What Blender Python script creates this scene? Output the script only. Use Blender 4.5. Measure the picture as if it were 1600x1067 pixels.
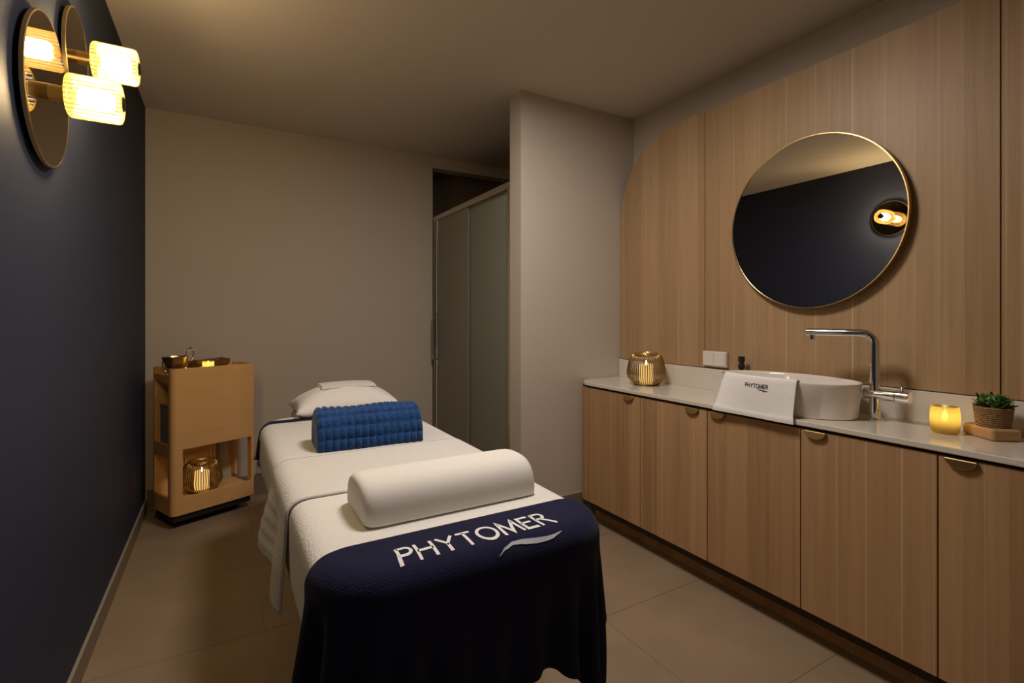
import bpy, bmesh, math, random
import numpy as np
from mathutils import Vector, Matrix

for o in list(bpy.data.objects):
    bpy.data.objects.remove(o)
S = bpy.context.scene
C = S.collection
PI = math.pi
random.seed(7)

# ------------------------------------------------------------------ camera
F_PX, HORIZON, CAM_H = 777.0, 495.0, 1.30
YAW = math.atan2(451.5, 777.0)
cam_d = bpy.data.cameras.new('camera')
cam_d.sensor_width = 36.0
cam_d.sensor_fit = 'HORIZONTAL'
cam_d.lens = F_PX / 1600.0 * 36.0
cam_d.shift_y = -(533.5 - HORIZON) / 1600.0
cam_d.clip_start = 0.01
cam = bpy.data.objects.new('camera', cam_d)
C.objects.link(cam)
cam.location = (0, 0, CAM_H)
cam.rotation_euler = (PI / 2, 0, -YAW)
S.camera = cam

# ------------------------------------------------------------------ light levels
EXPOSURE = 0.13
SCONCE = 250.0         # emission of each sconce bulb
FILL_LIGHT = 45.0       # emission of the fill disc added above the frame
CANDLE = 10.0
S.view_settings.view_transform = 'Standard'
S.view_settings.look = 'None'
S.view_settings.gamma = 1.0
S.view_settings.use_curve_mapping = False
S.view_settings.exposure = EXPOSURE
w = bpy.data.worlds.new('world')
S.world = w
w.use_nodes = True
w.node_tree.nodes['Background'].inputs[0].default_value = (1.0, 0.8, 0.6, 1)
w.node_tree.nodes['Background'].inputs[1].default_value = 0.02
S.cycles.use_denoising = True
S.cycles.max_bounces = 10
S.cycles.diffuse_bounces = 5
S.cycles.glossy_bounces = 5
S.cycles.transparent_max_bounces = 16
S.cycles.caustics_reflective = False
S.cycles.caustics_refractive = False
S.cycles.sample_clamp_indirect = 4.0

# ------------------------------------------------------------------ dimensions
XL, XR = -0.4464, 2.504          # left and right walls
YB, YR = 4.078, -1.0             # back and rear walls
ZC = 2.689                       # ceiling
YP0, YP1, XP = 2.60, 2.735, 1.574  # partition wall
XD = 1.985                       # cabinet door faces
XPAN = 2.377                     # wood cladding face
ZW = 0.890                       # worktop top

# ------------------------------------------------------------------ materials
def nt(name):
    m = bpy.data.materials.new(name)
    m.use_nodes = True
    n = m.node_tree
    b = n.nodes['Principled BSDF']
    return m, n, b

def link(n, a, b):
    n.links.new(a, b)

def N(n, t, **kw):
    nd = n.nodes.new(t)
    for k, v in kw.items():
        setattr(nd, k, v)
    return nd

def mat(name, col, rough=0.5, metal=0.0, spec=0.5, bump=0.0, bscale=60.0, var=0.0, vscale=4.0, coat=0.0, sheen=0.0, stretch=(1, 1, 1)):
    m, n, b = nt(name)
    b.inputs['Base Color'].default_value = (*col, 1)
    b.inputs['Roughness'].default_value = rough
    b.inputs['Metallic'].default_value = metal
    b.inputs['Specular IOR Level'].default_value = spec
    b.inputs['Coat Weight'].default_value = coat
    b.inputs['Coat Roughness'].default_value = 0.08
    if sheen:
        b.inputs['Sheen Weight'].default_value = sheen
    geo = N(n, 'ShaderNodeNewGeometry')
    mp = N(n, 'ShaderNodeMapping')
    mp.inputs['Scale'].default_value = stretch
    link(n, geo.outputs['Position'], mp.inputs['Vector'])
    if var:
        no = N(n, 'ShaderNodeTexNoise')
        no.inputs['Scale'].default_value = vscale
        no.inputs['Detail'].default_value = 6
        link(n, mp.outputs['Vector'], no.inputs['Vector'])
        mx = N(n, 'ShaderNodeMix', data_type='RGBA')
        mx.inputs['A'].default_value = (*[c * (1 - var) for c in col], 1)
        mx.inputs['B'].default_value = (*[min(1, c * (1 + var)) for c in col], 1)
        link(n, no.outputs['Fac'], mx.inputs['Factor'])
        link(n, mx.outputs['Result'], b.inputs['Base Color'])
    if bump:
        no2 = N(n, 'ShaderNodeTexNoise')
        no2.inputs['Scale'].default_value = bscale
        no2.inputs['Detail'].default_value = 4
        link(n, mp.outputs['Vector'], no2.inputs['Vector'])
        bp = N(n, 'ShaderNodeBump')
        bp.inputs['Strength'].default_value = bump
        bp.inputs['Distance'].default_value = 0.01
        link(n, no2.outputs['Fac'], bp.inputs['Height'])
        link(n, bp.outputs['Normal'], b.inputs['Normal'])
    return m

def wood(name, dark, light, streak, stave=0.105, axis=1, rough=0.45):
    """laminate with vertical staves across `axis` (1 = along world Y), grain up z, pale streak at stave joints"""
    m, n, b = nt(name)
    geo = N(n, 'ShaderNodeNewGeometry')
    sep = N(n, 'ShaderNodeSeparateXYZ')
    link(n, geo.outputs['Position'], sep.inputs[0])
    co = sep.outputs[axis]
    mp = N(n, 'ShaderNodeMapping')
    mp.inputs['Scale'].default_value = (45, 45, 1.3) if axis == 1 else (2.0, 2.0, 60)
    link(n, geo.outputs['Position'], mp.inputs['Vector'])
    gr = N(n, 'ShaderNodeTexNoise')
    gr.inputs['Scale'].default_value = 1.0
    gr.inputs['Detail'].default_value = 5
    gr.inputs['Roughness'].default_value = 0.65
    link(n, mp.outputs['Vector'], gr.inputs['Vector'])
    # broad tone drifting per stave
    dv = N(n, 'ShaderNodeMath', operation='DIVIDE')
    link(n, co, dv.inputs[0]); dv.inputs[1].default_value = stave
    fl = N(n, 'ShaderNodeMath', operation='FLOOR')
    link(n, dv.outputs[0], fl.inputs[0])
    wn = N(n, 'ShaderNodeTexWhiteNoise', noise_dimensions='1D')
    link(n, fl.outputs[0], wn.inputs['W'])
    ad = N(n, 'ShaderNodeMath', operation='MULTIPLY_ADD')
    link(n, wn.outputs['Value'], ad.inputs[0]); ad.inputs[1].default_value = 0.45; ad.inputs[2].default_value = 0.0
    ad2 = N(n, 'ShaderNodeMath', operation='MULTIPLY_ADD')
    link(n, gr.outputs['Fac'], ad2.inputs[0]); ad2.inputs[1].default_value = 0.9; link(n, ad.outputs[0], ad2.inputs[2])
    ad3 = N(n, 'ShaderNodeMath', operation='SUBTRACT', use_clamp=True)
    link(n, ad2.outputs[0], ad3.inputs[0]); ad3.inputs[1].default_value = 0.17
    mx = N(n, 'ShaderNodeMix', data_type='RGBA')
    mx.inputs['A'].default_value = (*dark, 1); mx.inputs['B'].default_value = (*light, 1)
    link(n, ad3.outputs[0], mx.inputs['Factor'])
    out = mx.outputs['Result']
    if streak:
        fr = N(n, 'ShaderNodeMath', operation='FRACT')
        link(n, dv.outputs[0], fr.inputs[0])
        # jitter
        sub = N(n, 'ShaderNodeMath', operation='SUBTRACT')
        link(n, fr.outputs[0], sub.inputs[0])
        mr = N(n, 'ShaderNodeMath', operation='MULTIPLY_ADD')
        link(n, wn.outputs['Value'], mr.inputs[0]); mr.inputs[1].default_value = 0.5; mr.inputs[2].default_value = 0.25
        link(n, mr.outputs[0], sub.inputs[1])
        ab = N(n, 'ShaderNodeMath', operation='ABSOLUTE')
        link(n, sub.outputs[0], ab.inputs[0])
        rp = N(n, 'ShaderNodeMapRange')
        rp.inputs['From Min'].default_value = 0.008; rp.inputs['From Max'].default_value = 0.024
        rp.inputs['To Min'].default_value = 1.0; rp.inputs['To Max'].default_value = 0.0
        link(n, ab.outputs[0], rp.inputs['Value'])
        wn2 = N(n, 'ShaderNodeTexWhiteNoise', noise_dimensions='1D')
        sh = N(n, 'ShaderNodeMath', operation='ADD')
        link(n, fl.outputs[0], sh.inputs[0]); sh.inputs[1].default_value = 51.3
        link(n, sh.outputs[0], wn2.inputs['W'])
        lo = N(n, 'ShaderNodeTexNoise')
        lo.inputs['Scale'].default_value = 1.0
        lo.inputs['Detail'].default_value = 2
        mp2 = N(n, 'ShaderNodeMapping'); mp2.inputs['Scale'].default_value = (9, 9, 1.5)
        link(n, geo.outputs['Position'], mp2.inputs['Vector'])
        link(n, mp2.outputs['Vector'], lo.inputs['Vector'])
        m1 = N(n, 'ShaderNodeMath', operation='MULTIPLY')
        link(n, rp.outputs['Result'], m1.inputs[0]); link(n, lo.outputs['Fac'], m1.inputs[1])
        m2 = N(n, 'ShaderNodeMath', operation='MULTIPLY', use_clamp=True)
        link(n, m1.outputs[0], m2.inputs[0]); link(n, wn2.outputs['Value'], m2.inputs[1])
        m3 = N(n, 'ShaderNodeMath', operation='MULTIPLY', use_clamp=True)
        link(n, m2.outputs[0], m3.inputs[0]); m3.inputs[1].default_value = 1.35
        mx2 = N(n, 'ShaderNodeMix', data_type='RGBA')
        link(n, out, mx2.inputs['A']); mx2.inputs['B'].default_value = (*streak, 1)
        link(n, m3.outputs[0], mx2.inputs['Factor'])
        out = mx2.outputs['Result']
    link(n, out, b.inputs['Base Color'])
    b.inputs['Roughness'].default_value = rough
    b.inputs['Specular IOR Level'].default_value = 0.35
    bp = N(n, 'ShaderNodeBump')
    bp.inputs['Strength'].default_value = 0.12
    bp.inputs['Distance'].default_value = 0.004
    link(n, gr.outputs['Fac'], bp.inputs['Height'])
    link(n, bp.outputs['Normal'], b.inputs['Normal'])
    return m

def emit(name, col, strength, grad=None):
    m = bpy.data.materials.new(name)
    m.use_nodes = True
    n = m.node_tree
    n.nodes.clear()
    e = N(n, 'ShaderNodeEmission')
    e.inputs[0].default_value = (*col, 1)
    e.inputs[1].default_value = strength
    o = N(n, 'ShaderNodeOutputMaterial')
    link(n, e.outputs[0], o.inputs[0])
    return m

def thin_glass(name, tint, transl, transp, gloss=0.12, rough=0.05, ribs=0):
    """thin lamp glass: light passes straight (transparent) and scattered (translucent), with a gloss"""
    m = bpy.data.materials.new(name)
    m.use_nodes = True
    n = m.node_tree
    n.nodes.clear()
    tr = N(n, 'ShaderNodeBsdfTransparent'); tr.inputs[0].default_value = (*transp, 1)
    tl = N(n, 'ShaderNodeBsdfTranslucent'); tl.inputs[0].default_value = (*tint, 1)
    gl = N(n, 'ShaderNodeBsdfGlossy'); gl.inputs['Roughness'].default_value = rough
    mx = N(n, 'ShaderNodeMixShader')
    link(n, tr.outputs[0], mx.inputs[1]); link(n, tl.outputs[0], mx.inputs[2])
    mx.inputs[0].default_value = transl
    if ribs:
        tc = N(n, 'ShaderNodeTexCoord')
        sp = N(n, 'ShaderNodeSeparateXYZ')
        link(n, tc.outputs['Object'], sp.inputs[0])
        at = N(n, 'ShaderNodeMath', operation='ARCTAN2')
        link(n, sp.outputs[1], at.inputs[0]); link(n, sp.outputs[2], at.inputs[1])
        mu = N(n, 'ShaderNodeMath', operation='MULTIPLY'); link(n, at.outputs[0], mu.inputs[0]); mu.inputs[1].default_value = ribs
        sn = N(n, 'ShaderNodeMath', operation='COSINE'); link(n, mu.outputs[0], sn.inputs[0])
        mr = N(n, 'ShaderNodeMapRange')
        link(n, sn.outputs[0], mr.inputs['Value'])
        mr.inputs['From Min'].default_value = -1; mr.inputs['From Max'].default_value = 1
        mr.inputs['To Min'].default_value = min(1, transl + 0.28); mr.inputs['To Max'].default_value = max(0, transl - 0.28)
        link(n, mr.outputs['Result'], mx.inputs[0])
    m2 = N(n, 'ShaderNodeMixShader')
    m2.inputs[0].default_value = gloss
    link(n, mx.outputs[0], m2.inputs[1]); link(n, gl.outputs[0], m2.inputs[2])
    o = N(n, 'ShaderNodeOutputMaterial')
    link(n, m2.outputs[0], o.inputs[0])
    return m

M = {}
M['paint'] = mat('paint_taupe', (0.54, 0.47, 0.39), 0.8, spec=0.25, bump=0.04, bscale=180)
M['ceil'] = mat('paint_ceiling', (0.62, 0.55, 0.46), 0.85, spec=0.2)
M['navy_wall'] = mat('paint_navy', (0.033, 0.039, 0.066), 0.6, spec=0.16, bump=0.03, bscale=150)
M['tile'] = mat('floor_tile', (0.31, 0.225, 0.145), 0.42, spec=0.35, bump=0.02, bscale=30, var=0.22, vscale=3.5)
M['grout'] = mat('grout', (0.30, 0.24, 0.175), 0.9)
M['skirt'] = mat('skirting_tile', (0.22, 0.165, 0.115), 0.45, var=0.15)
M['skirt_top'] = mat('skirting_trim', (0.5, 0.44, 0.36), 0.35, metal=0.3)
M['wood'] = wood('ash_laminate', (0.31, 0.170, 0.076), (0.54, 0.335, 0.175), (0.68, 0.49, 0.31))
M['wood_panel'] = wood('ash_laminate_panel', (0.285, 0.172, 0.08), (0.50, 0.33, 0.18), (0.64, 0.48, 0.31), stave=0.15)
M['carcass'] = mat('carcass_dark', (0.03, 0.02, 0.012), 0.8)
M['trolley_wood'] = wood('maple_veneer', (0.68, 0.385, 0.145), (0.84, 0.50, 0.215), None, axis=0, rough=0.42)
M['stone'] = mat('worktop_stone', (0.70, 0.64, 0.56), 0.16, spec=0.5, coat=0.3, var=0.05, vscale=40)
M['ceramic'] = mat('ceramic', (0.78, 0.73, 0.67), 0.08, spec=0.5, coat=0.5)
M['chrome'] = mat('chrome', (0.78, 0.77, 0.75), 0.07, metal=1.0)
M['alu'] = mat('brushed_aluminium', (0.74, 0.69, 0.62), 0.28, metal=1.0)
M['brass'] = mat('brass', (0.74, 0.54, 0.24), 0.3, metal=1.0)
M['brass_dark'] = mat('brass_smoked', (0.40, 0.27, 0.10), 0.3, metal=1.0)
M['smoked'] = mat('smoked_bronze_mirror', (0.34, 0.27, 0.16), 0.04, metal=1.0)
M['mirror'] = mat('mirror_silver', (0.86, 0.86, 0.86), 0.0, metal=1.0)
M['towel'] = mat('white_terry', (0.80, 0.77, 0.73), 0.95, spec=0.1, bump=0.5, bscale=220, sheen=0.25)
M['sheet'] = mat('white_sheet', (0.80, 0.77, 0.73), 0.95, spec=0.1, bump=0.35, bscale=140, sheen=0.2)
M['pillow'] = mat('white_cotton', (0.82, 0.79, 0.76), 0.9, spec=0.15, bump=0.15, bscale=25, sheen=0.2)
M['bolster'] = mat('white_bolster_cover', (0.80, 0.76, 0.71), 0.75, spec=0.25)
M['navy'] = mat('navy_terry', (0.013, 0.014, 0.045), 0.95, spec=0.12, bump=0.4, bscale=260, sheen=0.06)
M['print_white'] = mat('print_white', (0.82, 0.80, 0.80), 0.8)
M['print_grey'] = mat('print_grey', (0.45, 0.45, 0.52), 0.8)
M['print_black'] = mat('print_black', (0.02, 0.02, 0.03), 0.8)
M['blue'] = mat('blue_plush', (0.010, 0.055, 0.185), 0.85, spec=0.12, bump=0.5, bscale=90, var=0.4, vscale=38, sheen=0.22)
M['blue_base'] = mat('blue_plush_hem', (0.012, 0.03, 0.12), 0.9)
M['black'] = mat('black_plastic', (0.012, 0.012, 0.014), 0.4)
M['rubber'] = mat('black_rubber', (0.008, 0.008, 0.008), 0.8)
M['amber_bottle'] = mat('dark_amber_bottle', (0.02, 0.01, 0.006), 0.12)
M['switch'] = mat('switch_plastic', (0.74, 0.68, 0.60), 0.35)
M['vinyl'] = mat('table_vinyl', (0.55, 0.5, 0.45), 0.5)
M['grey_box'] = mat('grey_box', (0.24, 0.24, 0.26), 0.4)
M['walnut'] = wood('walnut', (0.10, 0.045, 0.015), (0.24, 0.12, 0.045), None, axis=0)
M['board'] = wood('beech_board', (0.42, 0.24, 0.10), (0.56, 0.35, 0.17), None, axis=0)
M['rope'] = mat('woven_seagrass', (0.30, 0.17, 0.07), 0.85, bump=0.8, bscale=180, var=0.35, vscale=90)
M['leaf'] = mat('leaf_green', (0.07, 0.17, 0.025), 0.45, var=0.5, vscale=45)
M['soil'] = mat('soil', (0.03, 0.02, 0.012), 0.95)
M['wax'] = emit('lit_wax', (1.0, 0.58, 0.17), 0.85)
M['wax_hot'] = emit('lit_wax_warm', (1.0, 0.70, 0.28), 2.6)
M['flame'] = emit('flame', (1.0, 0.76, 0.36), CANDLE * 2.2)
M['bulb'] = emit('sconce_bulb', (1.0, 0.84, 0.62), SCONCE)
M['fill_light'] = emit('fill_light_emission', (1.0, 0.91, 0.83), FILL_LIGHT)
M['ribbed'] = thin_glass('ribbed_amber_glass', (0.12, 0.072, 0.015), 0.45, (1.0, 0.86, 0.60), 0.05, 0.1, ribs=28)
M['frost_candle'] = thin_glass('frosted_yellow_glass', (0.97, 0.84, 0.42), 0.75, (1.0, 0.92, 0.6), 0.06, 0.3)
# frosted shower glass
m, n, b = nt('frosted_shower_glass')
b.inputs['Base Color'].default_value = (0.50, 0.50, 0.40, 1)
b.inputs['Roughness'].default_value = 0.38
b.inputs['Transmission Weight'].default_value = 0.55
b.inputs['IOR'].default_value = 1.2
M['frost'] = m
M['shower_wall'] = mat('shower_wall_tile', (0.16, 0.115, 0.075), 0.4, var=0.1)
M['tray'] = mat('shower_tray', (0.5, 0.45, 0.4), 0.4)

# ------------------------------------------------------------------ mesh helpers
def obj(name, bm, m, parent=None, smooth=False, bevel=0.0, seg=2, loc=None, rot=None):
    if isinstance(bm, bpy.types.Mesh):
        me = bm
    else:
        bmesh.ops.recalc_face_normals(bm, faces=bm.faces[:])
        me = bpy.data.meshes.new(name)
        bm.to_mesh(me)
        bm.free()
    if m is not None and not me.materials:
        me.materials.append(M[m] if isinstance(m, str) else m)
    if smooth:
        for p in me.polygons:
            p.use_smooth = True
    o = bpy.data.objects.new(name, me)
    C.objects.link(o)
    if parent is not None:
        o.parent = parent
    if loc is not None:
        o.location = loc
    if rot is not None:
        o.rotation_euler = rot
    if bevel:
        md = o.modifiers.new('bevel', 'BEVEL')
        md.width = bevel
        md.segments = seg
        md.limit_method = 'ANGLE'
        md.angle_limit = math.radians(40)
    return o

def autosmooth(o, ang=40):
    me = o.data
    for p in me.polygons:
        p.use_smooth = True
    me.set_sharp_from_angle(angle=math.radians(ang))
    return o

def tag(o, label, cat, group=None):
    o['label'] = label
    o['category'] = cat
    if group:
        o['group'] = group
    return o

def thing(name, label, cat, loc=(0, 0, 0), rz=0.0, group=None):
    o = bpy.data.objects.new(name, None)
    o.empty_display_size = 0.05
    C.objects.link(o)
    o.location = loc
    o.rotation_euler = (0, 0, rz)
    return tag(o, label, cat, group)

def struct(o):
    o['kind'] = 'structure'
    return o

def box(bm, x0, x1, y0, y1, z0, z1):
    vs = [bm.verts.new(p) for p in ((x0, y0, z0), (x1, y0, z0), (x1, y1, z0), (x0, y1, z0), (x0, y0, z1), (x1, y0, z1), (x1, y1, z1), (x0, y1, z1))]
    for f in ((0, 3, 2, 1), (4, 5, 6, 7), (0, 1, 5, 4), (1, 2, 6, 5), (2, 3, 7, 6), (3, 0, 4, 7)):
        bm.faces.new([vs[i] for i in f])
    return bm

def bx(x0, x1, y0, y1, z0, z1):
    return box(bmesh.new(), x0, x1, y0, y1, z0, z1)

def lathe(profile, seg=48, bm=None, axis='z', caps=False, sx=1.0, sy=1.0, center=(0, 0, 0)):
    """profile [(r, h)]; revolves around z (or x)"""
    bm = bm or bmesh.new()
    rings = []
    for r, h in profile:
        if r <= 1e-6:
            p = (0, 0, h) if axis == 'z' else (h, 0, 0)
            rings.append([bm.verts.new(Vector(p) + Vector(center))])
        else:
            ring = []
            for k in range(seg):
                a = 2 * PI * k / seg
                p = (r * math.cos(a) * sx, r * math.sin(a) * sy, h) if axis == 'z' else (h, r * math.cos(a), r * math.sin(a))
                ring.append(bm.verts.new(Vector(p) + Vector(center)))
            rings.append(ring)
    for a, b2 in zip(rings[:-1], rings[1:]):
        if len(a) == 1 and len(b2) == 1:
            continue
        for k in range(seg):
            k2 = (k + 1) % seg
            if len(a) == 1:
                bm.faces.new((a[0], b2[k], b2[k2]))
            elif len(b2) == 1:
                bm.faces.new((a[k], a[k2], b2[0]))
            else:
                bm.faces.new((a[k], a[k2], b2[k2], b2[k]))
    if caps:
        for r in (rings[0], rings[-1]):
            if len(r) > 2:
                bm.faces.new(r)
    return bm

def tube(path, rad, seg=12, bm=None, closed=False, caps=True):
    bm = bm or bmesh.new()
    P = [Vector(p) for p in path]
    n = len(P)
    rings = []
    up = Vector((0, 0, 1))
    T0 = (P[1] - P[0]).normalized()
    if abs(T0.dot(up)) > 0.9:
        up = Vector((1, 0, 0))
    nrm = (up - T0 * up.dot(T0)).normalized()
    for i in range(n):
        if closed:
            T = (P[(i + 1) % n] - P[i - 1]).normalized()
        else:
            T = (P[min(i + 1, n - 1)] - P[max(i - 1, 0)]).normalized()
        nrm = (nrm - T * nrm.dot(T)).normalized()
        bn = T.cross(nrm)
        r = rad[i] if isinstance(rad, (list, tuple)) else rad
        rings.append([bm.verts.new(P[i] + (nrm * math.cos(2 * PI * k / seg) + bn * math.sin(2 * PI * k / seg)) * r) for k in range(seg)])
    m = n if closed else n - 1
    for i in range(m):
        a, b2 = rings[i], rings[(i + 1) % n]
        for k in range(seg):
            k2 = (k + 1) % seg
            bm.faces.new((a[k], a[k2], b2[k2], b2[k]))
    if caps and not closed:
        bm.faces.new(rings[0]); bm.faces.new(rings[-1])
    return bm

def prism(pts, z0, z1, bm=None, plane='xy'):
    """extrude a closed 2D outline; plane xy -> along z, yz -> along x, xz -> along y"""
    bm = bm or bmesh.new()
    def P(a, b2, h):
        return {'xy': (a, b2, h), 'yz': (h, a, b2), 'xz': (a, h, b2)}[plane]
    lo = [bm.verts.new(P(a, b2, z0)) for a, b2 in pts]
    hi = [bm.verts.new(P(a, b2, z1)) for a, b2 in pts]
    bm.faces.new(lo[::-1]); bm.faces.new(hi)
    for i in range(len(pts)):
        j = (i + 1) % len(pts)
        bm.faces.new((lo[i], lo[j], hi[j], hi[i]))
    return bm

def grid_mesh(G):
    """G: (n, m, 3) array -> bmesh"""
    bm = bmesh.new()
    n_, m_ = G.shape[:2]
    vs = [[bm.verts.new(G[i, j]) for j in range(m_)] for i in range(n_)]
    for i in range(n_ - 1):
        for j in range(m_ - 1):
            bm.faces.new((vs[i][j], vs[i + 1][j], vs[i + 1][j + 1], vs[i][j + 1]))
    return bm

# ------------------------------------------------------------------ cloth drape (position based)
BX0, BX1, BY0, BY1, BZ = 0.175, 0.924, 1.03, 2.95, 0.742   # padded table top
BT = 0.085

def table_sdf(P, off):
    R, r = 0.15, 0.038
    cx, cy = (BX0 + BX1) / 2, (BY0 + BY1) / 2
    hx, hy = (BX1 - BX0) / 2 - R, (BY1 - BY0) / 2 - R
    q = np.stack([P[..., 0] - cx, P[..., 1] - cy], -1)
    a = np.abs(q) - np.array([hx, hy])
    d2 = np.linalg.norm(np.maximum(a, 0), axis=-1) + np.minimum(a.max(-1), 0) - R
    hz = BT / 2
    zz = np.abs(P[..., 2] - (BZ - hz)) - hz
    u, v = d2 + r, zz + r
    d = np.sqrt(np.maximum(u, 0) ** 2 + np.maximum(v, 0) ** 2) + np.minimum(np.maximum(u, v), 0) - r
    return d - off

def drape(x0, x1, y0, y1, step, off, steps=240, iters=10, seed=0, jitter=0.003, tuck=None):
    nx, ny = int(round((x1 - x0) / step)) + 1, int(round((y1 - y0) / step)) + 1
    gx, gy = np.meshgrid(np.linspace(x0, x1, nx), np.linspace(y0, y1, ny), indexing='ij')
    rng = np.random.RandomState(seed)
    X = np.stack([gx, gy, np.full_like(gx, BZ + off + 0.001)], -1)
    X[..., 2] += rng.rand(nx, ny) * jitter
    sx, sy = (x1 - x0) / (nx - 1), (y1 - y0) / (ny - 1)
    dg = math.hypot(sx, sy)
    V = np.zeros_like(X)
    pin = (gx > BX0 + .06) & (gx < BX1 - .06) & (gy > BY0 + .06) & (gy < BY1 - .06)
    X[..., 2][pin] = BZ + off
    X0 = X.copy()
    dt = 1 / 60.0
    def solve(A, B, L, k):
        d = B - A
        l = np.linalg.norm(d, axis=-1, keepdims=True) + 1e-9
        c = d * (0.5 * k * (l - L) / l)
        A += c
        B -= c
    for s in range(steps):
        V[..., 2] -= 9.8 * dt
        V *= 0.97
        P = X + V * dt
        for it in range(iters):
            for p in (0, 1):
                m_ = (P[p:-1:2].shape[0] + P[p + 1::2].shape[0]) // 2
                A, B = P[p:-1:2], P[p + 1::2]
                solve(A, B[:A.shape[0]], sx, 1.0)
                A, B = P[:, p:-1:2], P[:, p + 1::2]
                solve(A, B[:, :A.shape[1]], sy, 1.0)
                A, B = P[p:-1:2, :-1], P[p + 1::2, 1:]
                solve(A, B[:A.shape[0]], dg, 0.35)
                A, B = P[p:-1:2, 1:], P[p + 1::2, :-1]
                solve(A, B[:A.shape[0]], dg, 0.35)
            for p in range(4):
                A, B = P[p:-2:4], P[p + 2::4]
                solve(A, B[:A.shape[0]], 2 * sx, 0.25)
                A, B = P[:, p:-2:4], P[:, p + 2::4]
                solve(A, B[:, :A.shape[1]], 2 * sy, 0.25)
            d = table_sdf(P, off)
            hit = d < 0
            if hit.any():
                e = 1e-4
                Q = P[hit]
                g = np.stack([table_sdf(Q + np.array(v), off) - table_sdf(Q - np.array(v), off) for v in ((e, 0, 0), (0, e, 0), (0, 0, e))], -1)
                g /= np.linalg.norm(g, axis=-1, keepdims=True) + 1e-9
                Q2 = Q - g * d[hit][:, None]
                old = X[hit]
                mv = Q2 - old
                nm = (mv * g).sum(-1, keepdims=True) * g
                tg = mv - nm
                Q2 = old + nm + tg * 0.25          # friction
                P[hit] = Q2
            fl = P[..., 2] < 0.012
            P[..., 2][fl] = 0.012
            P[pin] = X0[pin]
        V = (P - X) / dt
        sp = np.linalg.norm(V, axis=-1, keepdims=True)
        V *= np.minimum(1, 2.5 / (sp + 1e-6))
        X = P
    return X

def cloth_obj(name, G, m, parent=None, thick=0.004, sub=1, inward=False):
    o = obj(name, grid_mesh(G), m, parent, smooth=True)
    if thick:
        sd = o.modifiers.new('solid', 'SOLIDIFY')
        sd.thickness = thick
        sd.offset = 1.0 if normal_up(o) != inward else -1.0
    if sub:
        ss = o.modifiers.new('sub', 'SUBSURF')
        ss.levels = sub
        ss.render_levels = sub
    return o

def normal_up(o):
    me = o.data
    return sum(p.normal.z * p.area for p in me.polygons) > 0

def on_grid(G, u, v):
    """bilinear point and upward normal at fractional grid coords u,v in 0..1"""
    n_, m_ = G.shape[:2]
    fu, fv = u * (n_ - 1), v * (m_ - 1)
    i, j = int(min(max(fu, 0), n_ - 1.001)), int(min(max(fv, 0), m_ - 1.001))
    a, b2 = fu - i, fv - j
    p = (G[i, j] * (1 - a) * (1 - b2) + G[i + 1, j] * a * (1 - b2) + G[i, j + 1] * (1 - a) * b2 + G[i + 1, j + 1] * a * b2)
    i0, i1, j0, j1 = max(i - 1, 0), min(i + 2, n_ - 1), max(j - 1, 0), min(j + 2, m_ - 1)
    nn = np.cross(G[i1, j] - G[i0, j], G[i, j1] - G[i, j0])
    return p, nn / (np.linalg.norm(nn) + 1e-9)

# stroke lettering: each letter is a list of (polyline, closed)
def arc(cx, cy, rx, ry, a0, a1, n_=12):
    return [(cx + rx * math.cos(math.radians(a0 + (a1 - a0) * k / n_)), cy + ry * math.sin(math.radians(a0 + (a1 - a0) * k / n_))) for k in range(n_ + 1)]

LET = {
    'P': (0.62, [[(0, 0), (0, 1)], [(0, .95), (.32, .95)] + arc(.32, .70, .26, .25, 90, -90)[1:] + [(0, .45)]]),
    'H': (0.80, [[(0, 0), (0, 1)], [(.72, 0), (.72, 1)], [(0, .5), (.72, .5)]]),
    'Y': (0.78, [[(0, 1), (.38, .47), (.76, 1)], [(.38, .47), (.38, 0)]]),
    'T': (0.70, [[(0, .95), (.70, .95)], [(.35, .95), (.35, 0)]]),
    'O': (0.98, [arc(.49, .5, .46, .47, 0, 360, 28)]),
    'M': (1.02, [[(0, 0), (.10, 1), (.49, .12), (.88, 1), (.98, 0)]]),
    'E': (0.60, [[(.58, .95), (0, .95), (0, .05), (.58, .05)], [(0, .5), (.52, .5)]]),
    'R': (0.72, [[(0, 0), (0, 1)], [(0, .95), (.32, .95)] + arc(.32, .72, .24, .23, 90, -90)[1:] + [(0, .49)], [(.28, .49), (.74, 0)]]),
}

def strokes(word, gap=0.20):
    out, x = [], 0.0
    for ch in word:
        w_, ss = LET[ch]
        for s in ss:
            out.append([(x + a, b2) for a, b2 in s])
        x += w_ + gap
    return out, x - gap

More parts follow.
